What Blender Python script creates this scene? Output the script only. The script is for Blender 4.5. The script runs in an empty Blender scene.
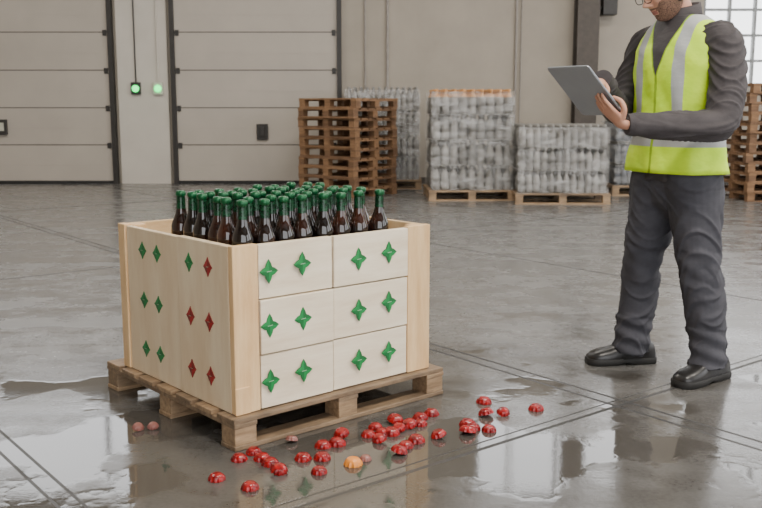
import bpy, bmesh, math, random
from mathutils import Vector, Matrix, noise
random.seed(7)
scene = bpy.context.scene
COL = scene.collection
R = random.uniform

# ------------------------------------------------------------------ materials
class NT:
    def __init__(s, name):
        s.m = bpy.data.materials.new(name); s.m.use_nodes = True
        s.t = s.m.node_tree; s.b = s.t.nodes['Principled BSDF']
        s.tc = None
    def n(s, typ, **k):
        nd = s.t.nodes.new(typ)
        for a, v in k.items(): setattr(nd, a, v)
        return nd
    def put(s, sock, v):
        if hasattr(v, 'is_linked') or isinstance(v, bpy.types.NodeSocket): s.t.links.new(v, sock)
        else: sock.default_value = v
    def math(s, op, a, b=0.0, c=None, clamp=False):
        nd = s.n('ShaderNodeMath', operation=op, use_clamp=clamp)
        s.put(nd.inputs[0], a); s.put(nd.inputs[1], b)
        if c is not None: s.put(nd.inputs[2], c)
        return nd.outputs[0]
    def obj(s):
        if not s.tc: s.tc = s.n('ShaderNodeTexCoord')
        return s.tc.outputs['Object']
    def xyz(s):
        nd = s.n('ShaderNodeSeparateXYZ'); s.put(nd.inputs[0], s.obj()); return nd.outputs
    def noise(s, scale, stretch=(1, 1, 1), detail=4, rough=.55, loc=(0, 0, 0)):
        mp = s.n('ShaderNodeMapping'); s.put(mp.inputs[0], s.obj())
        mp.inputs['Scale'].default_value = stretch; mp.inputs['Location'].default_value = loc
        nd = s.n('ShaderNodeTexNoise'); s.put(nd.inputs['Vector'], mp.outputs[0])
        nd.inputs['Scale'].default_value = scale; nd.inputs['Detail'].default_value = detail
        nd.inputs['Roughness'].default_value = rough
        return nd.outputs['Fac']
    def ramp(s, f, lo, hi, a=0.0, b=1.0):
        nd = s.n('ShaderNodeMapRange'); s.put(nd.inputs[0], f)
        nd.inputs[1].default_value = lo; nd.inputs[2].default_value = hi
        nd.inputs[3].default_value = a; nd.inputs[4].default_value = b
        return nd.outputs[0]
    def mix(s, f, a, b):
        nd = s.n('ShaderNodeMix', data_type='RGBA'); s.put(nd.inputs[0], f)
        for i, v in ((6, a), (7, b)):
            if isinstance(v, tuple): v = (*v[:3], 1)
            s.put(nd.inputs[i], v)
        return nd.outputs[2]
    def bump(s, h, strength=.3, dist=.01):
        nd = s.n('ShaderNodeBump'); nd.inputs['Strength'].default_value = strength
        nd.inputs['Distance'].default_value = dist; s.put(nd.inputs['Height'], h)
        s.put(s.b.inputs['Normal'], nd.outputs[0])
    def set(s, **k):
        for a, v in k.items():
            if isinstance(v, tuple) and len(v) == 3: v = (*v, 1)
            s.put(s.b.inputs[a.replace('_', ' ')], v)
        return s

def simple(name, col, rough=.5, metal=0, var=.12, nscale=12, bump=0.0, bdist=.003, **k):
    s = NT(name)
    f = s.noise(nscale)
    c2 = tuple(max(0, c * (1 - 2 * var)) for c in col)
    s.set(Base_Color=s.mix(s.ramp(f, .3, .7), c2, col), Roughness=rough, Metallic=metal, **k)
    if bump: s.bump(f, bump, bdist)
    return s.m

def wood(name, c1, c2, stretch=(1, 12, 12), scale=4, rough=.6, dirt=None):
    s = NT(name)
    g = s.noise(scale, stretch, 6, .65)
    g2 = s.noise(1.3, (1, 1, 1), 3, .5, (3, 1, 2))
    c = s.mix(s.ramp(g, .35, .68), c1, c2)
    c = s.mix(s.ramp(g2, .35, .7, 0, .35), c, c2)
    if dirt: c = s.mix(s.ramp(s.noise(5, (1, 1, 1), 5, .6, (9, 9, 9)), .45, .7, 0, .7), c, dirt)
    s.set(Base_Color=c, Roughness=rough); s.bump(g, .25, .002)
    return s.m

# ------------------------------------------------------------------ mesh builder
class MB:
    def __init__(s): s.v = []; s.f = []; s.mi = []
    def add(s, vs, fs, mat=0):
        o = len(s.v); s.v += [Vector(v) for v in vs]
        for i, f in enumerate(fs):
            s.f.append([o + j for j in f]); s.mi.append(mat if isinstance(mat, int) else mat[i])
    def box(s, lo, hi, mat=0, M=None):
        x0, y0, z0 = lo; x1, y1, z1 = hi
        vs = [Vector(p) for p in ((x0, y0, z0), (x1, y0, z0), (x1, y1, z0), (x0, y1, z0), (x0, y0, z1), (x1, y0, z1), (x1, y1, z1), (x0, y1, z1))]
        if M is not None: vs = [M @ v for v in vs]
        s.add(vs, [(0, 3, 2, 1), (4, 5, 6, 7), (0, 1, 5, 4), (1, 2, 6, 5), (2, 3, 7, 6), (3, 0, 4, 7)], mat)
    def rings(s, rings, mat=0, cap=True, closed=True):
        n = len(rings[0]); vs = [p for r in rings for p in r]; fs = []; ms = []
        for i in range(len(rings) - 1):
            m = mat[i] if isinstance(mat, (list, tuple)) else mat
            for j in range(n if closed else n - 1):
                k = (j + 1) % n
                fs.append((i * n + j, i * n + k, (i + 1) * n + k, (i + 1) * n + j)); ms.append(m)
        if cap:
            fs.append(tuple(range(n - 1, -1, -1))); ms.append(ms[0])
            fs.append(tuple((len(rings) - 1) * n + j for j in range(n))); ms.append(ms[-2])
        s.add(vs, fs, ms)
    def lathe(s, prof, n=16, M=None, mat=0, cap=True):
        rs = []
        for r, z in prof:
            ring = [Vector((r * math.cos(2 * math.pi * j / n), r * math.sin(2 * math.pi * j / n), z)) for j in range(n)]
            if M is not None: ring = [M @ p for p in ring]
            rs.append(ring)
        s.rings(rs, mat, cap)
    def tube(s, pts, n=18, ref=(1, 0, 0), sub=5, mat=0, rnd=True):
        P = [list(p) + ([p[3]] if len(p) == 4 else []) for p in pts]
        if len(P) == 2: P = [P[0], [(a + b) / 2 for a, b in zip(*P)], P[1]]
        S = []
        for i in range(len(P) - 1):
            p0 = P[max(i - 1, 0)]; p1 = P[i]; p2 = P[i + 1]; p3 = P[min(i + 2, len(P) - 1)]
            for k in range(sub):
                t = k / sub
                S.append([.5 * ((2 * b) + (c - a) * t + (2 * a - 5 * b + 4 * c - d) * t * t + (3 * b - a - 3 * c + d) * t ** 3) for a, b, c, d in zip(p0, p1, p2, p3)])
        S.append(P[-1])
        ref = Vector(ref); rs = []
        C = [Vector(q[:3]) for q in S]
        def ring(c, T, rx, ry):
            r = ref - ref.dot(T) * T
            if r.length < .05: r = Vector((0, 0, 1)) - T.z * T
            r.normalize(); u = T.cross(r)
            return [c + r * rx * math.cos(2 * math.pi * j / n) + u * ry * math.sin(2 * math.pi * j / n) for j in range(n)]
        for i, q in enumerate(S):
            T = (C[min(i + 1, len(C) - 1)] - C[max(i - 1, 0)]).normalized()
            if i == 0 and rnd:
                m = min(q[3], q[4])
                for o, k in ((.95, .35), (.75, .66), (.4, .92)): rs.append(ring(C[0] - T * m * o, T, q[3] * k, q[4] * k))
            rs.append(ring(C[i], T, q[3], q[4]))
            if i == len(S) - 1 and rnd:
                m = min(q[3], q[4])
                for o, k in ((.4, .92), (.75, .66), (.95, .35)): rs.append(ring(C[i] + T * m * o, T, q[3] * k, q[4] * k))
        s.rings(rs, mat)
    def obj(s, name, mats, smooth=False, parent=None, loc=(0, 0, 0), rz=0, bevel=0, angle=None, fix=False):
        me = bpy.data.meshes.new(name); me.from_pydata([tuple(v) for v in s.v], [], s.f)
        for m in (mats if isinstance(mats, (list, tuple)) else [mats]): me.materials.append(m)
        me.polygons.foreach_set('material_index', s.mi)
        if fix:
            bm = bmesh.new(); bm.from_mesh(me); bmesh.ops.recalc_face_normals(bm, faces=bm.faces); bm.to_mesh(me); bm.free()
        if smooth: me.polygons.foreach_set('use_smooth', [True] * len(me.polygons))
        me.update()
        o = bpy.data.objects.new(name, me); COL.objects.link(o)
        o.location = loc; o.rotation_euler = (0, 0, rz)
        if parent: o.parent = parent
        if bevel:
            b = o.modifiers.new('bevel', 'BEVEL'); b.width = bevel; b.segments = 2; b.limit_method = 'ANGLE'
        if smooth and angle:
            es = o.modifiers.new('split', 'EDGE_SPLIT'); es.split_angle = math.radians(angle)
        return o

def empty(name, loc=(0, 0, 0), rz=0):
    e = bpy.data.objects.new(name, None); COL.objects.link(e); e.location = loc; e.rotation_euler = (0, 0, rz); return e

def remesh(o, voxel, smooth=4, disp=None):
    m = o.modifiers.new('r', 'REMESH'); m.mode = 'VOXEL'; m.voxel_size = voxel; m.use_smooth_shade = True
    sm = o.modifiers.new('s', 'SMOOTH'); sm.iterations = smooth; sm.factor = .5
    dg = bpy.context.evaluated_depsgraph_get(); dg.update()
    me = bpy.data.meshes.new_from_object(o.evaluated_get(dg))
    o.modifiers.clear(); mats = list(o.data.materials); o.data = me
    if not len(me.materials):
        for mm in mats: me.materials.append(mm)
    if disp:
        nr = [v.normal.copy() for v in me.vertices]
        for v, nn in zip(me.vertices, nr): v.co += nn * disp(v.co)
    me.polygons.foreach_set('use_smooth', [True] * len(me.polygons)); me.update()
    return o

# ------------------------------------------------------------------ camera
cam_d = bpy.data.cameras.new('camera'); cam = bpy.data.objects.new('camera', cam_d); COL.objects.link(cam)
cam.location = (0, 0, 1.25); cam.rotation_euler = (math.radians(90 - 9.1), 0, 0)
cam_d.sensor_width = 36; cam_d.lens = 932 / 762 * 36; cam_d.clip_end = 100
cam_d.dof.use_dof = True; cam_d.dof.focus_distance = 3.9; cam_d.dof.aperture_fstop = 5.6
scene.camera = cam

# ------------------------------------------------------------------ floor
s = NT('wet_concrete')
X, Y, Z = s.xyz()
U = s.math('ADD', s.math('MULTIPLY', X, .783), s.math('MULTIPLY', Y, .623))
V = s.math('ADD', s.math('MULTIPLY', X, -.623), s.math('MULTIPLY', Y, .783))
def line(c, pos, w):
    return s.math('LESS_THAN', s.math('ABSOLUTE', s.math('SUBTRACT', c, pos)), w)
joints = None
for c, p, w in ((U, 3.12, .009), (U, 3.20, .009), (U, .93, .006), (U, 1.00, .006), (V, 2.33, .010), (V, 2.38, .005), (V, 6.9, .012), (U, 5.6, .012), (U, 7.9, .012), (V, 11.4, .015), (U, -1.3, .01), (U, 10.3, .014), (V, -2.2, .01)):
    l = line(c, p, w); joints = l if joints is None else s.math('MAXIMUM', joints, l)
strip = s.math('MAXIMUM', line(U, 3.16, .04), line(U, .965, .035))
big = s.noise(.9, detail=5, rough=.6)
med = s.noise(5, detail=6, rough=.65, loc=(4, 2, 0))
fine = s.noise(70, detail=3, rough=.6)
streak = s.noise(1.6, (.35, 2.2, 1), 5, .6, (2, 5, 0))
dx = s.math('SUBTRACT', X, -.25); dy = s.math('SUBTRACT', Y, 3.3)
d = s.math('SQRT', s.math('ADD', s.math('POWER', s.math('MULTIPLY', dx, .55), 2), s.math('POWER', dy, 2)))
near = s.ramp(d, .4, 2.0, .16, -.10)
pn = s.noise(2.1, detail=4, rough=.5, loc=(1.3, .4, 0))
wet = s.ramp(s.math('ADD', pn, near), .60, .64)
damp = s.ramp(s.math('ADD', s.math('MULTIPLY', s.math('ADD', pn, streak), .5), s.math('MULTIPLY', near, 1.6)), .44, .62)
base = s.mix(s.ramp(med, .3, .7), (.082, .080, .077), (.180, .175, .168))
base = s.mix(s.ramp(big, .35, .65, 0, .5), base, (.120, .117, .112))
base = s.mix(s.ramp(fine, .35, .65, 0, .3), base, (.230, .223, .213))
base = s.mix(s.math('MULTIPLY', damp, .6), base, (.055, .049, .041))
base = s.mix(s.math('MULTIPLY', wet, .45), base, (.042, .036, .029))
base = s.mix(s.math('MULTIPLY', strip, .35), base, (.055, .052, .05))
base = s.mix(s.math('MULTIPLY', joints, .9), base, (.010, .0095, .009))
rg = s.math('ADD', s.ramp(med, .3, .7, .15, .31), s.ramp(streak, .35, .65, -.06, .10))
rg = s.math('SUBTRACT', rg, s.math('MULTIPLY', damp, .08))
rg = s.math('MULTIPLY', rg, s.math('SUBTRACT', 1.0, s.math('MULTIPLY', wet, .75)), clamp=True)
rg = s.math('MAXIMUM', rg, .04)
rg = s.math('ADD', rg, s.math('MULTIPLY', joints, .4))
s.set(Base_Color=base, Roughness=rg, Specular_IOR_Level=.75)
h = s.math('SUBTRACT', s.math('ADD', s.math('MULTIPLY', fine, .3), s.math('MULTIPLY', med, .7)), s.math('MULTIPLY', joints, 1.5))
h = s.math('MULTIPLY', h, s.math('SUBTRACT', 1.0, s.math('MULTIPLY', wet, .8)))
s.bump(h, .25, .006)
fl = MB(); fl.box((-9, -5, -.1), (9, 15.2, 0)); fl.obj('floor', s.m)

# ------------------------------------------------------------------ room shell
m_wall = simple('painted_wall', (.40, .355, .295), .75, nscale=2, var=.06)
m_wall2 = simple('painted_wall_light', (.60, .56, .50), .75, nscale=2, var=.05)
m_ceil = simple('ceiling_paint', (.45, .45, .44), .8)
m_dark = simple('dark_metal', (.035, .032, .03), .5)
m_rub = simple('black_rubber', (.02, .02, .02), .7)
m_seam = simple('door_seam', (.10, .092, .082), .7)
m_col = simple('column_paint', (.085, .07, .058), .6)
w = MB(); YB = 15
for lo, hi in (((-9, 0), (5.05, 3.6)), ((-9, 5.4), (5.05, 7)), ((4.3, 3.6), (5.05, 5.4)), ((-2.6, 3.6), (1.6, 5.4)), ((5.05, 0), (7.9, 1.52)), ((5.05, 5.5), (7.9, 7)), ((7.9, 0), (9.0, 7)), ((-9, 3.6), (-8.6, 5.4))):
    w.box((lo[0], YB, lo[1]), (hi[0], YB + .2, hi[1]))
w.obj('wall_back', m_wall)
w = MB(); w.box((-9.2, -5, 0), (-9, YB, 7)); w.obj('wall_left', m_wall)
w = MB(); w.box((9, -5, 0), (9.2, YB, 1.2)); w.box((9, -5, 5.5), (9.2, YB, 7))
for y0, y1 in ((-5, -3), (1, 2), (6, 7), (11, 12), (14.6, 15)): w.box((9, y0, 1.2), (9.2, y1, 5.5))
w.obj('wall_right', m_wall)
# unseen front wall, added to make the light less flat; right part left open
w = MB(); w.box((-9.2, -5.2, 0), (-1.5, -5, 7)); w.box((7.5, -5.2, 0), (9.2, -5, 7)); w.box((-1.5, -5.2, 5.5), (7.5, -5, 7)); w.obj('added_wall_front', m_wall)
w = MB(); w.box((-9.2, -5.2, 7), (9.2, YB + .2, 7.2)); w.obj('ceiling', m_ceil)
m_frame = simple('window_frame', (.30, .31, .31), .5)
def window(name, x0, x1, z0, z1, nx, nz, t=.025):
    b = MB()
    for i in range(nx + 1):
        x = x0 + (x1 - x0) * i / nx; b.box((x - t, YB + .02, z0), (x + t, YB + .1, z1))
    for i in range(nz + 1):
        z = z0 + (z1 - z0) * i / nz; b.box((x0, YB + .03, z - t), (x1, YB + .09, z + t))
    b.obj(name, m_frame)
window('window_1', 5.07, 7.88, 1.54, 5.48, 7, 10, .02)
window('added_window_2', -8.58, -2.62, 3.62, 5.38, 3, 1)  # unseen high window, added so the puddles on the left reflect bright
window('added_window_3', 1.62, 4.28, 3.62, 5.38, 2, 1)  # another unseen window, added for bright reflections on the right of the floor
w = MB(); w.box((-4.15, YB - .06, 0), (-3.36, YB - .005, 3.58)); w.obj('trim_1', m_wall2)
m_door = simple('sectional_door_paint', (.47, .425, .37), .5, nscale=1.5, var=.05)
def door(name, x0, x1, H=3.5):
    b = MB(); n = 6; hh = H / n; YD = YB - .01
    for i in range(n):
        b.box((x0 + .06, YD - .07, .04 + i * hh), (x1 - .06, YD - .02, (i + 1) * hh - .004 + .04), 0)
        b.box((x0 + .06, YD - .074, i * hh + hh * .5), (x1 - .06, YD - .068, i * hh + hh * .5 + .008), 0)
        if i: b.box((x0 + .06, YD - .0715, i * hh + .028), (x1 - .06, YD - .069, i * hh + .044), 2)
    b.box((x0 + .05, YD - .08, 0), (x1 - .05, YD - .015, .05), 3)
    for x in (x0, x1 - .07): b.box((x, YD - .12, 0), (x + .07, YD - .0, H), 1)
    b.box((x0, YD - .1, H), (x1, YD, H + .08), 1)
    for i in range(1, n):
        for x in (x0 + .08, x1 - .15): b.box((x, YD - .09, i * hh - .02), (x + .06, YD - .07, i * hh + .07), 1)
    return b.obj(name, [m_door, m_dark, m_seam, m_rub], bevel=.006)
door('door_1', -7.9, -4.2)
d2 = door('door_2', -3.3, -.62)
b = MB(); b.box((-1.97, YB - .12, .70), (-1.79, YB - .085, .95)); b.box((-1.92, YB - .14, .75), (-1.84, YB - .12, .9)); b.obj('door_handle_plate', m_dark, bevel=.008)
b = MB(); b.box((-6.15, YB - .14, .78), (-5.92, YB - .085, 1.02), 0); b.box((-6.11, YB - .15, .84), (-5.96, YB - .139, .97), 1)
b.obj('door_sensor_box', [m_dark, simple('sensor_face', (.6, .6, .5), .4)], bevel=.006)
b = MB(); b.box((3.02, YB - .3, 0), (3.36, YB - .27, 7)); b.box((3.02, YB - .03, 0), (3.36, YB - .005, 7)); b.box((3.17, YB - .28, 0), (3.21, YB - .02, 7)); b.box((2.95, YB - .35, 0), (3.43, YB - .005, .03))
b.obj('steel_column', m_col, bevel=.005)
b = MB(); b.box((3.42, YB - .25, 2.62), (3.64, YB - .05, 2.95)); b.box((3.38, YB - .16, 2.7), (3.42, YB - .1, 2.76)); b.obj('junction_box', m_dark, bevel=.01)
b = MB()
for x, r in ((-.25, .014), (.1, .02), (2.12, .018), (2.2, .01)):
    b.lathe([(r, 0.02), (r, 6.9)], 10, Matrix.Translation((x, YB - .03, 0)))
b.obj('wall_conduit', simple('conduit_paint', (.34, .31, .28), .5), smooth=True, angle=40)
m_green = NT('green_lamp_glass').set(Base_Color=(.02, .6, .12), Emission_Color=(.03, 1, .2), Emission_Strength=3.0).m
for i, x in enumerate((-3.86, -3.51)):
    e = empty('signal_lamp' + ('' if i == 0 else '.001'), (x, YB - .065, 1.50))
    b = MB(); b.box((-.075, -.05, -.09), (.075, 0, .1)); b.lathe([(.012, .1), (.012, 5)], 8, Matrix.Translation((0, -.015, 0))); b.obj('housing', m_wall2 if i else m_dark, parent=e, bevel=.01)
    b = MB(); b.lathe([(.055, 0), (.055, .02), (.045, .04), (.02, .05)], 20, Matrix.Rotation(math.pi / 2, 4, 'X') @ Matrix.Translation((0, 0, .05))); b.obj('lens', m_green, smooth=True, parent=e)
b = MB(); b.box((-9, YB - .02, 0), (-7.95, YB, .1)); b.box((-.58, YB - .02, 0), (2.9, YB, .1)); b.box((3.45, YB - .02, 0), (9, YB, .1)); b.obj('baseboard_back', m_col)

# ------------------------------------------------------------------ pallets
def pallet(b, L, W, M, H=.12, mats=(0,), nt=7):
    k = H / .12; ts = .018 * k
    def bx(lo, hi): b.box(lo, hi, random.choice(mats), M)
    bw = W / (nt + (nt - 1) * .28)
    for i in range(nt):
        y = i * bw * 1.28; bx((R(-.004, .004), y, H - ts), (L + R(-.004, .004), y + bw, H))
    cw = .1
    for x in (0, L / 2 - cw / 2, L - cw): bx((x, 0, H - 2 * ts), (x + cw, W, H - ts))
    for y in (0, W / 2 - .05, W - .1):
        for x in (0, L / 2 - cw / 2, L - cw): bx((x + .003, y + .003, ts), (x + cw - .003, y + .097, H - 2 * ts))
        bx((0, y, 0), (L, y + .1, ts))
wA = wood('pallet_wood_a', (.20, .125, .068), (.44, .30, .175), (2, 14, 14), 3, .55, (.10, .066, .042))
wB = wood('pallet_wood_b', (.14, .09, .052), (.33, .23, .14), (2, 14, 14), 3, .55, (.08, .055, .038))
wC = wood('pallet_stack_wood_a', (.15, .078, .038), (.30, .17, .085), (2, 10, 10), 3, .75)
wD = wood('pallet_stack_wood_b', (.10, .053, .026), (.21, .115, .06), (2, 10, 10), 3, .75)

ANG = math.atan2(.656, .755)
C0 = Vector((-.531, 3.281, 0))
b = MB(); pallet(b, 1.065, 1.06, Matrix.Translation((-.03, -.035, 0)), .12, (0, 0, 1))
b.obj('wooden_pallet', [wA, wB], loc=C0, rz=ANG, bevel=.003)

def stack(name, cx, cy, rz, n, L=1.15, W=.85, h=.125):
    b = MB()
    for i in range(n):
        M = Matrix.Translation((R(-.02, .02), R(-.02, .02), i * (h + .002))) @ Matrix.Rotation(R(-.02, .02), 4, 'Z') @ Matrix.Translation((-L / 2, -W / 2, 0))
        pallet(b, L, W, M, h, (0, 0, 1), 6)
    b.obj(name, [wC, wD], loc=(cx, cy, 0), rz=rz)
stack('wooden_pallet_stack', -.47, 13.2, math.radians(-40), 10, 1.05, .9, .132)
stack('wooden_pallet_stack.001', 5.35, 12.6, math.radians(4), 12, 1.3, 1.0)

# ------------------------------------------------------------------ crate
cream = wood('crate_panel_wood', (.70, .575, .41), (.86, .76, .60), (1.2, 1.2, 9), 2.2, .55)
creamv = wood('crate_panel_wood_side', (.68, .505, .31), (.80, .66, .46), (5, 5, 1), 2.2, .55)
pine = wood('crate_post_pine', (.64, .38, .17), (.82, .58, .32), (7, 7, 1), 3, .5)
inner = wood('crate_inner_pine', (.58, .39, .20), (.74, .55, .33), (1.5, 6, 6), 3, .6)
g1 = simple('leaf_green', (.008, .25, .06), .4, var=.1); g2 = simple('leaf_green_dark', (.004, .15, .035), .4, var=.1)
r1 = simple('mark_red', (.42, .015, .015), .4, var=.1); r2 = simple('mark_red_dark', (.22, .01, .01), .4, var=.1)
wht = simple('mark_white', (.35, .55, .35), .4)
crate = empty('wooden_crate', C0, ANG)
A_, B_, ZB, ZT = .98, .905, .122, .75
b = MB()
def bx(lo, hi, m): b.box(lo, hi, m)
bx((0, 0, ZB), (.108, .03, ZT), 2)
bx((-.004, -.006, ZB), (.06, 0, .225), 2)
bx((.853, 0, ZB), (A_, .03, ZT), 2)
bx((.915, .03, ZB), (A_, .09, ZT - .003), 2)
bx((.03, .03, ZB), (.08, .08, .57), 2)
rowh = (ZT - ZB) / 3
for c, (a0, a1) in enumerate(((.112, .452), (.458, .849))):
    for r in range(3):
        o = R(-.008, .004)
        bx((a0, o, ZB + r * rowh + .003), (a1, o + .03, ZB + (r + 1) * rowh - .002 + (R(-.004, .004) if r == 2 else 0)), 0)
bx((0, .032, ZB), (.03, .40, ZT - .002), 1)
bx((.004, .406, ZB), (.03, .842, ZT - .006), 1)
bx((-.004, .846, ZB), (.03, B_, ZT), 2)
for r in range(4):
    hh = (ZT - ZB) / 4
    bx((A_ - .022, .032, ZB + r * hh + .002), (A_, B_ - .03, ZB + (r + 1) * hh - .002), 3)
    bx((.032, B_ - .022, ZB + r * hh + .002), (A_, B_, ZB + (r + 1) * hh - .002), 3)
bx((.03, B_ - .08, ZB), (.09, B_ - .022, ZT - .003), 2); bx((A_ - .08, B_ - .08, ZB), (A_ - .022, B_ - .022, ZT - .003), 2)
for i in range(9):
    bx((.034, .034 + i * .093, .575), (A_ - .024, .034 + i * .093 + .085, .59), 3)
bx((.03, .03, ZB), (A_ - .03, B_ - .03, ZB + .015), 3)
b.obj('crate_body', [cream, creamv, pine, inner], parent=crate, bevel=.004)
def star(b, c, ux, uy, nrm, w, h, m1, m2, q_=.50):
    pts = []
    for k in range(16):
        a = k * math.pi / 8
        r = (1, .68, q_, .68)[k % 4]
        pts.append(c + ux * math.cos(a) * r * w / 2 + uy * math.sin(a) * r * h / 2)
    off = nrm * .0018; cc = c + nrm * .003; N = 16
    vs = [cc] + [p + off for p in pts] + [p - nrm * .002 for p in pts]
    fs = []; ms = []
    for k in range(N):
        fs.append((0, 1 + k, 1 + (k + 1) % N)); ms.append(m1 if (k // 4) % 2 else m2)
        fs.append((1 + k, N + 1 + k, N + 1 + (k + 1) % N, 1 + (k + 1) % N)); ms.append(m2)
    b.add(vs, fs, ms)
    q = [c + ux * dx * w + uy * dy * h + nrm * .0034 for dx, dy in ((-.13, -.02), (.14, .0), (.14, .03), (-.13, .01))]
    b.add(q, [(0, 1, 2, 3)], 4)
b = MB()
EX, EY, EZ = Vector((1, 0, 0)), Vector((0, 1, 0)), Vector((0, 0, 1))
for a0, a1 in ((.112, .452), (.458, .849)):
    for r in range(3):
        zc = ZB + (r + .5) * rowh + .005
        for k in (.11, .56):
            a = a0 + (a1 - a0) * (k if a0 < .3 else k + .20 - .04 * (k > .5))
            star(b, Vector((a, -.0085, zc + R(-.004, .004) + (.006 if k > .5 else -.002))), EX, EZ, -EY, .082, .092, 0, 1)
for bb in (.31, .17):
    for r in range(3):
        red = not (r == 2 and bb > .3)
        z = ZB + (r + .5) * rowh + .01
        star(b, Vector((-.001, bb, z)), -EY, EZ, -EX, .062, .075, 2 if red else 0, 3 if red else 1, .66)
for bb in (.70, .575):
    for r in range(3):
        star(b, Vector((.003, bb, ZB + (r + .5) * rowh + .01)), -EY, EZ, -EX, .068, .072, 0, 1, .66)
b.obj('star_marks', [g1, g2, r1, r2, wht], parent=crate)

# ------------------------------------------------------------------ beer bottles
glass = NT('dark_bottle_glass'); f = glass.noise(6)
glass.set(Base_Color=glass.mix(glass.ramp(f, .45, .68), (.007, .004, .003), (.045, .012, .005)), Roughness=.05, Coat_Weight=.5, Specular_IOR_Level=.6)
foil = NT('green_foil'); f = foil.noise(60, detail=2)
foil.set(Base_Color=foil.mix(foil.ramp(f, .4, .65), (.003, .022, .009), (.006, .060, .022)), Roughness=.25, Metallic=.2); foil.bump(f, .3, .002)
capm = simple('green_crown_cap', (.006, .11, .035), .3, .3)
prof = [(.030, 0), (.040, .004), (.042, .012), (.042, .15), (.041, .170), (.036, .188), (.029, .203), (.023, .220), (.019, .24), (.0175, .285), (.0175, .290), (.0205, .293), (.0215, .302), (.019, .310), (.012, .313)]
mt = [0] * 8 + [1, 1] + [2] * 4
b = MB()
for i in range(8):
    for j in range(6):
        x = .112 + i * .0930 + R(-.006, .006); y = .10 + j * .093 + R(-.006, .006)
        M = Matrix.Translation((x, y, .5905 + R(0, .003))) @ Matrix.Rotation(R(-.02, .02), 4, 'X') @ Matrix.Rotation(R(-.02, .02), 4, 'Y') @ Matrix.Diagonal((1, 1, R(.985, 1.02), 1))
        b.lathe(prof, 20, M, mt)
b.obj('glass_bottles', [glass.m, foil.m, capm], smooth=True, parent=None, loc=C0, rz=ANG, angle=50)

# ------------------------------------------------------------------ scattered caps
redc = NT('red_cap'); f = redc.noise(45)
redc.set(Base_Color=redc.mix(redc.ramp(f, .35, .65), (.13, .002, .004), (.40, .010, .012)), Roughness=.22)
ambc = simple('amber_cap', (.80, .28, .04), .25); pnkc = simple('pale_pink_cap', (.30, .12, .10), .25)
caps = [(-.554, 2.985, 0), (-.432, 2.911, 0), (-.424, 3.165, 0), (-.390, 3.118, 0), (-.335, 3.34, 2), (-.351, 3.045, 0), (-.278, 3.165, 0), (-.210, 3.17, 0), (-.213, 3.045, 0), (-.215, 3.29, 0), (-.150, 3.40, 0), (-.164, 3.313, 0), (-.098, 3.118, 1), (-.055, 3.165, 2), (-.048, 3.405, 0), (-.022, 3.49, 0), (-.005, 3.345, 0), (.040, 3.425, 0), (.056, 3.553, 0), (.065, 3.222, 0), (.092, 3.29, 0), (.112, 3.50, 0), (.133, 3.345, 0), (.158, 3.60, 0), (.206, 3.652, 0), (.155, 3.53, 0), (.22, 3.387, 0), (.342, 3.519, 0), (.332, 3.43, 0), (.437, 3.807, 0), (.419, 3.463, 0), (.428, 3.64, 0), (.498, 3.652, 0), (.643, 3.715, 0), (-.946, 3.474, 2), (-.89, 3.486, 2), (-.505, 3.16, 0), (-.462, 3.225, 0), (.005, 3.43, 0), (.07, 3.46, 0), (.36, 3.48, 0)]
b = MB()
for x, y, c in caps:
    k = R(.84, 1.06) * (.7 if c == 2 else 1); n = 36
    M = Matrix.Translation((x, y, .0)) @ Matrix.Rotation(R(0, 6), 4, 'Z')
    if random.random() < .35: M = M @ Matrix.Translation((0, 0, .0075)) @ Matrix.Rotation(.28, 4, 'X')
    rs = []
    for r, z, fa in ((.018, .0005, .0), (.0305, .0005, .10), (.0300, .006, .10), (.0275, .013, .06), (.0245, .018, .02), (.0200, .0215, 0), (.0185, .0205, 0), (.012, .0225, 0), (.005, .0232, 0)):
        rs.append([M @ Vector((r * (1 + fa * math.cos(j * math.pi * 2 / 3)) * k * math.cos(2 * math.pi * j / n), r * (1 + fa * math.cos(j * math.pi * 2 / 3)) * k * math.sin(2 * math.pi * j / n), z * k * 1.1)) for j in range(n)])
    b.rings(rs, c)
b.obj('scattered_bottle_caps', [redc.m, ambc, pnkc], smooth=True, angle=35)

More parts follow.
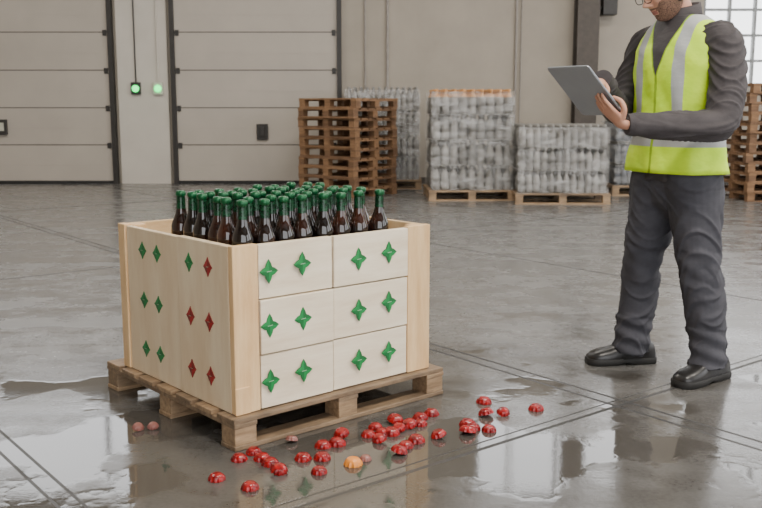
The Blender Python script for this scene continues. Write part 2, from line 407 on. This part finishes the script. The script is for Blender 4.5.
# ------------------------------------------------------------------ shrink wrapped bottle pallets
def petmat(name, a, c):
    p = NT(name); f = p.noise(4)
    p.set(Base_Color=p.mix(p.ramp(f, .35, .65), a, c), Roughness=.12, Transmission_Weight=.25, Specular_IOR_Level=.7); return p.m
pet = petmat('clear_plastic_bottle', (.10, .092, .08), (.36, .345, .32))
petb = petmat('blue_grey_bottle', (.04, .045, .06), (.10, .115, .14))
orange = simple('orange_closure', (.58, .28, .09), .4); blue = simple('grey_closure', (.26, .25, .23), .4)
film = NT('shrink_film'); f = film.noise(5, (1, 1, 3))
film.set(Base_Color=(.75, .75, .74), Roughness=.12, Alpha=film.ramp(f, .35, .7, .05, .38)); film.bump(f, .6, .02); film = film.m
card = simple('layer_card', (.30, .29, .27), .5)
def bottles_pallet(name, cx, cy, W, D, layers, capmat, rz=0.0, r=.045, h=.30, bm_=None, amber=False):
    e = empty(name, (cx, cy, 0), rz)
    b = MB(); pallet(b, W + .08, D + .08, Matrix.Translation((-W / 2 - .04, -D / 2 - .04, 0)), .14, (0, 0, 1), 6); b.obj('pallet_base', [wA, wB], parent=e)
    b = MB(); nx = int(W / (2 * r)); ny = int(D / (2 * r)); z0 = .142
    pr = [(r * .85, 0), (r * .98, .012), (r * .98, .08), (r * .86, .095), (r * .98, .11), (r * .98, h * .55), (r * .80, h * .68), (r * .42, h * .80), (r * .36, h * .86), (r * .46, h * .87), (r * .46, h * .985), (r * .2, h * .99)]
    for L in range(layers):
        top = amber and L == layers - 1
        mm = [0] * 6 + ([1] * 5 if top else [0, 0, 0, 2, 2])
        for i in range(nx):
            for j in range(ny):
                if L < layers - 1 and 1 < i < nx - 2 and 1 < j < ny - 2: continue
                M = Matrix.Translation((-W / 2 + (i + .5) * W / nx, -D / 2 + (j + .5) * D / ny, z0 + L * (h + .004)))
                b.lathe(pr, 10, M, mm)
    b.obj('bottles', [bm_ or pet, capmat, blue], smooth=True, parent=e)
    b = MB()
    for L in range(1, layers): b.box((-W / 2, -D / 2, z0 + L * (h + .004) - .005), (W / 2, D / 2, z0 + L * (h + .004) - .001))
    b.obj('layer_sheets', card, parent=e)
    b = MB(); g = .012; T = z0 + layers * (h + .004) - h * .12
    P = [(-W / 2 - g, -D / 2 - g), (W / 2 + g, -D / 2 - g), (W / 2 + g, D / 2 + g), (-W / 2 - g, D / 2 + g)]
    b.add([(x, y, z0 - .02) for x, y in P] + [(x, y, T) for x, y in P], [(0, 1, 5, 4), (1, 2, 6, 5), (2, 3, 7, 6), (3, 0, 4, 7)])
    b.obj('shrink_wrap', film, parent=e)
bottles_pallet('wrapped_bottle_pallet', 1.18, 12.7, 1.06, .95, 4, orange, .03, r=.056, h=.325, amber=True)
bottles_pallet('wrapped_bottle_pallet.001', 2.32, 12.3, 1.12, 1.0, 3, blue, -.03, h=.285)
bottles_pallet('wrapped_bottle_pallet.002', .02, 14.38, 1.1, .85, 4, blue, 0, h=.34)
bottles_pallet('wrapped_bottle_pallet.003', 3.75, 13.4, 1.0, .9, 3, blue, 0, h=.30, bm_=petb)

# ------------------------------------------------------------------ worker
PX, PY = 1.355, 4.28
WROT = math.radians(-58); WS = 1.035
worker = empty('warehouse_worker', (PX, PY, 0), WROT); worker.scale = (WS, WS, WS)
def cloth(name, c1, c2, fs=14):
    s = NT(name); f = s.noise(fs, (1, 1, 1.6), 4, .6); ff = s.noise(300, detail=1)
    s.set(Base_Color=s.mix(s.ramp(f, .3, .7), c1, c2), Roughness=.85)
    s.bump(s.math('ADD', f, s.math('MULTIPLY', ff, .12)), .25, .01); return s.m
m_jack = cloth('work_jacket_cloth', (.042, .036, .038), (.064, .056, .058))
m_trou = cloth('work_trouser_cloth', (.038, .038, .047), (.060, .059, .070))
skin = NT('skin'); f = skin.noise(20)
skin.set(Base_Color=skin.mix(f, (.50, .245, .155), (.60, .32, .22)), Roughness=.5, Subsurface_Weight=.08, Subsurface_Scale=.01)
skin = skin.m
beard = NT('beard_stubble'); f = beard.noise(220, detail=2)
beard.set(Base_Color=beard.mix(beard.ramp(f, .35, .6), (.08, .045, .03), (.28, .15, .10)), Roughness=.7); beard.bump(f, .5, .003); beard = beard.m
hairm = NT('hair_brown'); f = hairm.noise(60, (1, 1, .2), 3)
hairm.set(Base_Color=hairm.mix(f, (.018, .011, .007), (.06, .038, .024)), Roughness=.6); hairm.bump(f, .7, .006); hairm = hairm.m

def ridge(p):
    return 1 - abs(noise.noise(p)) * 2.6
def fold(amp, fz, seed=0):
    def g(co):
        d1 = co.z * fz + co.x * 8 - co.y * 6; d2 = co.z * fz * .8 - co.x * 9 + co.y * 9
        a = ridge(Vector((co.x * 3 + seed, co.y * 3, d1 * 1.6)))
        c = ridge(Vector((co.x * 4 - seed, co.y * 4 + 7, d2 * 1.9)))
        m1 = max(0, min(1, noise.noise(Vector((co.x * 5 + 3, co.y * 5, co.z * 4 + seed))) * 2.2 + .5))
        return amp * (max(0, a - .2) ** 1.5 * m1 + max(0, c - .25) ** 1.5 * (1 - m1) - .25)
    return g
b = MB()
b.tube([(0, .0, .88, .188, .140), (0, 0, .98, .182, .135), (0, 0, 1.10, .176, .132), (0, -.002, 1.25, .188, .137), (0, -.002, 1.37, .200, .137), (0, .004, 1.46, .185, .118), (0, .004, 1.52, .130, .088), (0, -.008, 1.565, .078, .076), (0, -.015, 1.60, .07, .07)], 32, rnd=False)
EL = (.300, -.110, 1.135); F1 = (.262, -.210, 1.125); F2 = (.205, -.320, 1.125); WL = (.150, -.425, 1.128)
ER = (-.270, -.10, 1.18); WR = (-.118, -.345, 1.298)
b.tube([(.10, .0, 1.475, .066), (.192, .0, 1.474, .078), (.245, -.012, 1.37, .076), (.280, -.055, 1.25, .073), (*EL, .069), (*F1, .063), (*F2, .055), (*WL, .046)], 20, ref=(0, 0, 1))
b.tube([(-.10, .0, 1.475, .066), (-.192, .0, 1.474, .078), (-.240, -.01, 1.38, .075), (-.265, -.05, 1.27, .069), (*ER, .064), (-.215, -.18, 1.21, .058), (-.16, -.27, 1.255, .051), (*WR, .044)], 20, ref=(0, 0, 1))
o = b.obj('jacket', m_jack, parent=worker, fix=True)
remesh(o, .006, 3, fold(.015, 13))
b = MB(); rs = []
for k, (r, z, dy) in enumerate(((.080, 1.555, 0), (.084, 1.58, 0), (.078, 1.628, -.004), (.070, 1.625, -.004), (.068, 1.58, 0))):
    rs.append([Vector((r * math.cos(t), r * 1.0 * math.sin(t) - .014 + dy, z + .020 * math.sin(t) + .0)) for t in [(-math.pi / 2 + .35) + (2 * math.pi - .7) * j / 30 for j in range(31)]])
b.rings(rs, 0, cap=False, closed=False); o = b.obj('collar', m_jack, smooth=True, parent=worker, fix=True)
b = MB()
for W0, E0 in ((Vector(WL), Vector(F2)), (Vector(WR), Vector((-.16, -.27, 1.255)))):
    dd = (W0 - E0).normalized(); b.tube([(*(W0 + dd * .004), .047), (*(W0 + dd * .040), .043)], 24, ref=(0, 0, 1), rnd=False)
b.obj('cuffs', m_jack, smooth=True, parent=worker, angle=40)
def leg(sx, fy):
    return [(sx * .060, .0, .97, .115, .125), (sx * .092, .0, .88, .122, .138), (sx * .108, fy * .2, .76, .108, .122), (sx * .128, fy * .45 - .008, .60, .094, .104), (sx * .145, fy * .6 - .012, .49, .087, .092), (sx * .162, fy * .8, .34, .083, .089), (sx * .178, fy + .0, .18, .078, .084), (sx * .187, fy + .0, .060, .076, .088)]
FL, FR = .045, -.035
b = MB(); b.tube(leg(1, FL), 24, rnd=False); b.tube(leg(-1, FR), 24, rnd=False); b.tube([(0, 0, 1.0, .165, .118), (0, 0, .92, .178, .130), (0, .0, .83, .150, .122)], 28)
o = b.obj('trousers', m_trou, parent=worker, fix=True)
fo = fold(.017, 8, 5)
def tf(co):
    g = fo(co)
    if co.z < .24: g += .005 * math.sin(co.z * 85 + co.y * 30 + co.x * 12)
    if .42 < co.z < .58: g += .003 * math.sin(co.z * 70 + co.x * 30 + co.y * 22)
    if co.z > .85: g *= .4
    return g
remesh(o, .006, 3, tf)
m_shoe = NT('black_leather'); f = m_shoe.noise(18); m_shoe.set(Base_Color=(.012, .011, .011), Roughness=m_shoe.ramp(f, .3, .7, .25, .45)); m_shoe.bump(f, .3, .004); m_shoe = m_shoe.m
m_sole = simple('shoe_sole', (.018, .017, .016), .7)
def shoe(name, x, y, rot):
    e_M = Matrix.Translation((x, y, 0)) @ Matrix.Rotation(rot, 4, 'Z')
    sec = [(.105, .020, .060), (.092, .037, .095), (.05, .043, .125), (.0, .045, .128), (-.05, .047, .110), (-.09, .053, .090), (-.13, .057, .078), (-.17, .056, .070), (-.20, .047, .060), (-.222, .026, .044)]
    b = MB(); rs = []
    for yy, w_, h_ in sec:
        ring = []
        for j in range(20):
            t = 2 * math.pi * j / 20; c, s_ = math.cos(t), math.sin(t)
            zz = .026 + (h_ - .026) * ((s_ ** .85) if s_ > 0 else 0) - (.004 if s_ < 0 else 0)
            ring.append(e_M @ Vector((w_ * (abs(c) ** .7) * (1 if c > 0 else -1), yy, zz)))
        rs.append(ring)
    b.rings(rs, 0)
    rs = []
    for zz, g in ((.0, -.001), (.003, .004), (.025, .006), (.031, .002)):
        lift = lambda yy: (.010 if (-.02 > yy > -.06 and zz < .01) else 0)
        ring = [e_M @ Vector((w_ + g, yy * 1.02, zz + lift(yy))) for yy, w_, h_ in sec] + [e_M @ Vector((-w_ - g, yy * 1.02, zz + lift(yy))) for yy, w_, h_ in reversed(sec)]
        rs.append(ring)
    b.rings(rs, 1)
    for k in range(5):
        yy = -.045 - k * .014; zz = .117 - k * .0075
        p = [e_M @ Vector((xx, yy, zz - abs(xx) * .35)) for xx in (-.022, 0, .022)]
        b.tube([(*q, .003) for q in p], 6, ref=(0, 0, 1), sub=2, mat=1)
    o = b.obj(name, [m_shoe, m_sole], smooth=True, parent=worker, angle=55, fix=True)
shoe('shoe_left', .19, FL + .02, math.radians(2))
shoe('shoe_right', -.19, FR + .02, math.radians(-26))
# vest
s = NT('hi_vis_vest'); X, Y, Z = s.xyz()
ax = s.math('ABSOLUTE', X)
def between(v, a, c): return s.math('MULTIPLY', s.math('GREATER_THAN', v, a), s.math('LESS_THAN', v, c))
stripes = s.math('MAXIMUM', s.math('MULTIPLY', between(ax, .080, .130), s.math('GREATER_THAN', Z, 1.085)), between(Z, 1.03, 1.085))
fr = s.math('LESS_THAN', Y, 0)
vn = s.math('MULTIPLY', s.math('SUBTRACT', Z, 1.33), .34)
vneck = s.math('MULTIPLY', fr, s.math('LESS_THAN', ax, vn))
zip_ = s.math('MULTIPLY', fr, s.math('LESS_THAN', ax, .006))
trimm = s.math('MULTIPLY', fr, s.math('LESS_THAN', s.math('ABSOLUTE', s.math('SUBTRACT', ax, s.math('MAXIMUM', vn, 0))), .006))
nn = s.noise(9, (1, 1, 1.5), 3)
c = s.mix(s.ramp(nn, .3, .7), (.52, .82, .01), (.68, .97, .02))
c = s.mix(stripes, c, (.40, .41, .40))
c = s.mix(s.math('MAXIMUM', zip_, trimm), c, (.28, .46, .01))
c = s.mix(vneck, c, (.046, .040, .042))
s.set(Base_Color=c, Roughness=.6); s.bump(nn, .5, .015)
m_vest = s.m
b = MB(); rs = []
vp = [(.915, .230, .170, 0), (1.0, .220, .162, 0), (1.08, .210, .156, 0), (1.18, .204, .154, 0), (1.28, .211, .156, 0), (1.37, .218, .157, 0), (1.44, .216, .150, .003), (1.49, .200, .130, .004), (1.532, .166, .112, .004), (1.560, .122, .098, 0), (1.580, .094, .089, -.005)]
VP = []
for i in range(len(vp) - 1):
    for k in range(4): VP.append([a + (c_ - a) * k / 4 for a, c_ in zip(vp[i], vp[i + 1])])
VP.append(list(vp[-1]))
for z, rx, ry, y0 in VP:
    ring = []
    for j in range(96):
        t = 2 * math.pi * j / 96; c_, s_ = math.cos(t), math.sin(t)
        p = Vector((rx * abs(c_) ** .9 * (1 if c_ > 0 else -1), y0 + ry * abs(s_) ** .9 * (1 if s_ > 0 else -1), z))
        wv = .015 * (ridge(Vector((p.x * 9, p.y * 9, p.z * 7 + p.x * 9))) - .45) + .015 * math.sin(7 * t + z * 7) * max(0, min(1, (1.30 - z) * 3))
        p.x *= 1 + wv * 2; p.y *= 1 + wv * 2.4
        ring.append(p)
    rs.append(ring)
b.rings(rs, 0, cap=False)
o = b.obj('hi_vis_vest', m_vest, smooth=True, parent=worker, fix=True)
sd = o.modifiers.new('sol', 'SOLIDIFY'); sd.thickness = .005; sd.offset = 1

# tablet
tau = math.radians(42); uu = Vector((0, -math.cos(tau), math.sin(tau))); nnv = Vector((0, math.sin(tau), math.cos(tau)))
tc_ = Vector((.02, -.585, 1.262))
TM = Matrix.Translation(tc_) @ Matrix((EX, uu, nnv)).transposed().to_4x4()
tablet = empty('tablet_computer')
TW = Matrix.Translation((PX, PY, 0)) @ Matrix.Rotation(WROT, 4, 'Z') @ Matrix.Scale(WS, 4)
tablet.location = TW @ tc_
b = MB(); L0 = TW @ TM; L0.translation = (0, 0, 0)
def rrect(w_, h_, z, r=.014):
    out = []
    for cx, cy, a0 in ((w_ - r, h_ - r, 0), (-w_ + r, h_ - r, 90), (-w_ + r, -h_ + r, 180), (w_ - r, -h_ + r, 270)):
        for k in range(6):
            a = math.radians(a0 + k * 18); out.append(L0 @ Vector((cx + r * math.cos(a), cy + r * math.sin(a), z)))
    return out
hw, hh_ = .118, .142
b.rings([rrect(hw - .003, hh_ - .003, -.005), rrect(hw, hh_, -.002), rrect(hw, hh_, .002), rrect(hw - .002, hh_ - .002, .004)], 0)
b.rings([rrect(hw - .004, hh_ - .004, .0035), rrect(hw - .004, hh_ - .004, .0045)], 1)
b.rings([rrect(hw - .014, hh_ - .016, .004, .003), rrect(hw - .014, hh_ - .016, .0048, .003)], 2)
o = b.obj('tablet_body', [simple('tablet_aluminium', (.32, .34, .37), .35, .5, var=.03), simple('tablet_bezel', (.01, .01, .012), .1), NT('tablet_screen').set(Base_Color=(.3, .4, .5), Emission_Color=(.6, .75, .9), Emission_Strength=.6, Roughness=.1).m], parent=tablet)

def hand(name, W_, D, N, sgn, curls, thumb=None, wristfrom=None):
    D = D.normalized(); N = (N - N.dot(D) * D).normalized(); S = D.cross(N) * sgn
    b = MB()
    wf = Vector(wristfrom)
    b.tube([(*wf, .027, .021), (*W_, .026, .019), (*(W_ + D * .035), .036, .017), (*(W_ + D * .07), .040, .015), (*(W_ + D * .088), .037, .012)], 18, ref=S)
    lens = [.072, .080, .075, .058]
    for i in range(4):
        base = W_ + D * (.082 - (.006 if i == 3 else 0)) + S * (.030 - .0195 * i)
        d0 = (D + S * (.07 - .05 * i)).normalized()
        c = curls[i]; p = base - d0 * .02; pts = [(*p, .0095), (*base, .0098)]
        p = base; ang = 0
        for kk, fr_ in enumerate((.45, .30, .25)):
            ang += c[kk]; dd = d0 * math.cos(ang) + N * math.sin(ang)
            p = p + dd * lens[i] * fr_; pts.append((*p, (.0088, .0080, .0068)[kk]))
        b.tube(pts, 12, ref=S, sub=3)
    if thumb is None:
        t0 = W_ + D * .025 + S * .022
        thumb = [t0, t0 + (D * .6 + S * .7 + N * .25).normalized() * .035, t0 + (D * .75 + S * .6 + N * .35).normalized() * .066, t0 + (D * .9 + S * .45 + N * .45).normalized() * .09]
    b.tube([(*q, r_) for q, r_ in zip(thumb, (.015, .0125, .0105, .0085))], 12, ref=N, sub=4)
    o = b.obj(name, skin, parent=worker, fix=True)
    remesh(o, .0028, 3)
    return o
def tp(x, u_, n_): return tc_ + EX * x + uu * u_ + nnv * n_
r_ = math.radians
WLh = tp(.112, -.165, -.030)
DL = (tp(.05, .0, -.022) - WLh)
hand('hand_left', WLh, DL, nnv, 1 if DL.normalized().cross(nnv).x > 0 else -1,
     [(r_(4), r_(6), r_(8)), (r_(4), r_(8), r_(8)), (r_(5), r_(8), r_(10)), (r_(6), r_(8), r_(10))],
     thumb=[tp(.125, -.13, -.022), tp(.138, -.105, -.002), tp(.128, -.075, .014), tp(.105, -.055, .014)], wristfrom=Vector(WL) + Vector((.008, .02, 0)))
tip = tp(-.01, .02, .012); WRh = Vector(WR) + Vector((.014, -.032, .001))
DR = tip - WRh
hand('hand_right', WRh, DR + nnv * .02, -nnv, 1 if (DR.normalized().cross(-nnv)).x > 0 else -1,
     [(r_(8), r_(14), r_(10)), (r_(24), r_(30), r_(20)), (r_(30), r_(38), r_(25)), (r_(34), r_(40), r_(28))], wristfrom=Vector(WR) + Vector((-.015, .03, -.005)))

# head
HM = Matrix.Translation((-.008, -.118, 1.688)) @ Matrix.Rotation(math.radians(-18), 4, 'Z') @ Matrix.Rotation(math.radians(26), 4, 'X') @ Matrix.Scale(1.05, 4)
def head_pt(d):
    p = Vector((d.x * .077, d.y * .098, d.z * .120))
    if d.z < 0:
        t = -d.z; p.x *= 1 - .22 * t ** 1.6
        p.y = p.y * (1 - .10 * t) - .016 * t
        if d.y > 0: p.y *= 1 - .35 * t
    if d.y < 0: p.y += .012 * (abs(d.y) ** 3) * (1 if abs(d.z) < .7 else .5)
    x, y, z = p; ax_ = abs(x); f_ = 0
    if d.y < 0:
        f_ += .026 * math.exp(-(x / .010) ** 2 - ((z + .022) / .014) ** 2)
        f_ += .015 * math.exp(-(x / .009) ** 2 - ((z - .000) / .022) ** 2)
        f_ += .010 * math.exp(-((ax_ - .013) / .008) ** 2 - ((z + .028) / .009) ** 2)
        f_ += .006 * math.exp(-((ax_ - .028) / .024) ** 2 - ((z - .028) / .010) ** 2)
        f_ -= .010 * math.exp(-((ax_ - .031) / .015) ** 2 - ((z - .008) / .012) ** 2)
        f_ += .006 * math.exp(-(x / .022) ** 2 - ((z + .054) / .006) ** 2)
        f_ += .006 * math.exp(-(x / .019) ** 2 - ((z + .068) / .006) ** 2)
        f_ -= .003 * math.exp(-(x / .024) ** 2 - ((z + .061) / .003) ** 2)
        f_ += .010 * math.exp(-(x / .024) ** 2 - ((z + .098) / .016) ** 2)
        f_ += .004 * math.exp(-((ax_ - .045) / .018) ** 2 - ((z + .02) / .018) ** 2)
    p.y -= f_
    return p
b = MB(); nu, nv = 120, 96; rs = []
for i in range(1, nv):
    ph = math.pi * i / nv
    rs.append([HM @ head_pt(Vector((math.sin(ph) * math.cos(2 * math.pi * j / nu), math.sin(ph) * math.sin(2 * math.pi * j / nu), math.cos(ph)))) for j in range(nu)])
b.rings(rs, 0)
o = b.obj('head', [skin, beard, simple('lips', (.42, .16, .12), .5)], smooth=True, parent=worker, fix=True)
HI = HM.inverted()
for pl in o.data.polygons:
    c = HI @ pl.center
    ax_ = abs(c.x)
    if c.y < .03 and c.z < -.044 + max(0, ax_ - .03) * .9 and not (ax_ < .024 and -.074 < c.z < -.050): pl.material_index = 1
    if c.y < .01 and ax_ < .022 and -.071 < c.z < -.053: pl.material_index = 2
b = MB(); rs = []
for i in range(1, 70):
    ph = math.pi * i / 96; ring = []
    for j in range(nu):
        th = 2 * math.pi * j / nu
        d = Vector((math.sin(ph) * math.cos(th), math.sin(ph) * math.sin(th), math.cos(ph)))
        p = head_pt(d); front = -d.y
        lim = .048 if front > .3 else (-.010 if front > -.05 else -.055)
        if -.05 < front <= .3: lim = -.010 + (.058) * (front + .05) / .35
        k = .010 if p.z > lim else -.008
        ring.append(HM @ (p + d.normalized() * (k + .0015 * noise.noise(p * 60))))
    rs.append(ring)
b.rings(rs, 0, cap=True); b.obj('hair', hairm, smooth=True, parent=worker, fix=True)
b = MB(); b.tube([(0, -.01, 1.52, .062), (0, -.035, 1.60, .059), (-.004, -.080, 1.665, .058)], 24); b.obj('neck', skin, smooth=True, parent=worker, fix=True)
b = MB()
for sx in (-1, 1):
    M = HM @ Matrix.Translation((sx * .078, .012, -.008)) @ Matrix.Rotation(sx * .3, 4, 'Z')
    n = 20; rs = []
    for k, (rr, off) in enumerate(((.2, .006), (.55, .004), (.72, .003), (.85, .012), (1, .010), (.95, .0), (.6, -.006))):
        rs.append([M @ Vector((sx * off, rr * .019 * math.cos(2 * math.pi * j / n) * (1 + .15 * math.sin(2 * math.pi * j / n)), rr * .033 * math.sin(2 * math.pi * j / n))) for j in range(n)])
    b.rings(rs, 0)
b.obj('ears', skin, smooth=True, parent=worker, fix=True)
b = MB()
for sx in (-1, 1):
    M = HM @ Matrix.Translation((sx * .031, -.072, .008)) @ Matrix.Rotation(math.radians(95), 4, 'X')
    pr = [(.0125 * math.sin(math.pi * k / 12), .0125 * math.cos(math.pi * k / 12)) for k in range(1, 12)]
    b.lathe(pr, 16, M, [1, 1, 1] + [0] * 7)
b.obj('eyes', [simple('eye_white', (.75, .72, .68), .2), simple('iris', (.05, .03, .02), .1)], smooth=True, parent=worker, fix=True)
b = MB()
for sx in (-1, 1):
    pts = []
    for k in range(25):
        a = 2 * math.pi * k / 24; c_, s_ = math.cos(a), math.sin(a)
        pts.append((*(HM @ Vector((sx * .033 + .026 * abs(c_) ** .7 * (1 if c_ > 0 else -1), -.105, .006 + .018 * abs(s_) ** .7 * (1 if s_ > 0 else -1)))), .0018))
    b.tube(pts, 8, ref=(.3, .5, .8), sub=1, rnd=False)
    b.tube([(*(HM @ Vector((sx * .059, -.105, .012))), .0018), (*(HM @ Vector((sx * .080, -.06, .012))), .0018), (*(HM @ Vector((sx * .085, .005, .012))), .0018), (*(HM @ Vector((sx * .083, .03, -.005))), .0018)], 8, ref=(0, 0, 1))
b.tube([(*(HM @ Vector((-.008, -.105, .012))), .0018), (*(HM @ Vector((0, -.109, .015))), .0018), (*(HM @ Vector((.008, -.105, .012))), .0018)], 8, ref=(0, 0, 1))
b.obj('eyeglasses', m_rub, smooth=True, parent=worker)

# ------------------------------------------------------------------ lights
wd = bpy.data.worlds.new('daylight'); scene.world = wd; wd.use_nodes = True
bg = wd.node_tree.nodes['Background']; bg.inputs[0].default_value = (.97, .98, 1.0, 1); bg.inputs[1].default_value = 4.0
m_fix = simple('lamp_housing', (.5, .5, .5), .4)
k = 0
for (x, y, p) in ((-4.5, 2.5, 60), (1.6, .8, 420), (5.0, 3.5, 300), (-4.5, 9, 230), (0, 8.5, 180), (4.5, 9, 260)):
    e = empty('ceiling_light' + ('' if k == 0 else '.%03d' % k), (x, y, 6.3)); k += 1
    b = MB(); b.box((-1.3, -.45, 0.02), (1.3, .45, .12)); b.box((-1.1, -.01, .12), (-1.08, .01, .7)); b.box((1.08, -.01, .12), (1.1, .01, .7)); b.obj('housing', m_fix, parent=e)
    ld = bpy.data.lights.new('lamp', 'AREA'); ld.shape = 'RECTANGLE'; ld.size = 2.5; ld.size_y = .8; ld.energy = p; ld.color = (1, .93, .83)
    lo = bpy.data.objects.new('lamp', ld); COL.objects.link(lo); lo.parent = e
print('done')
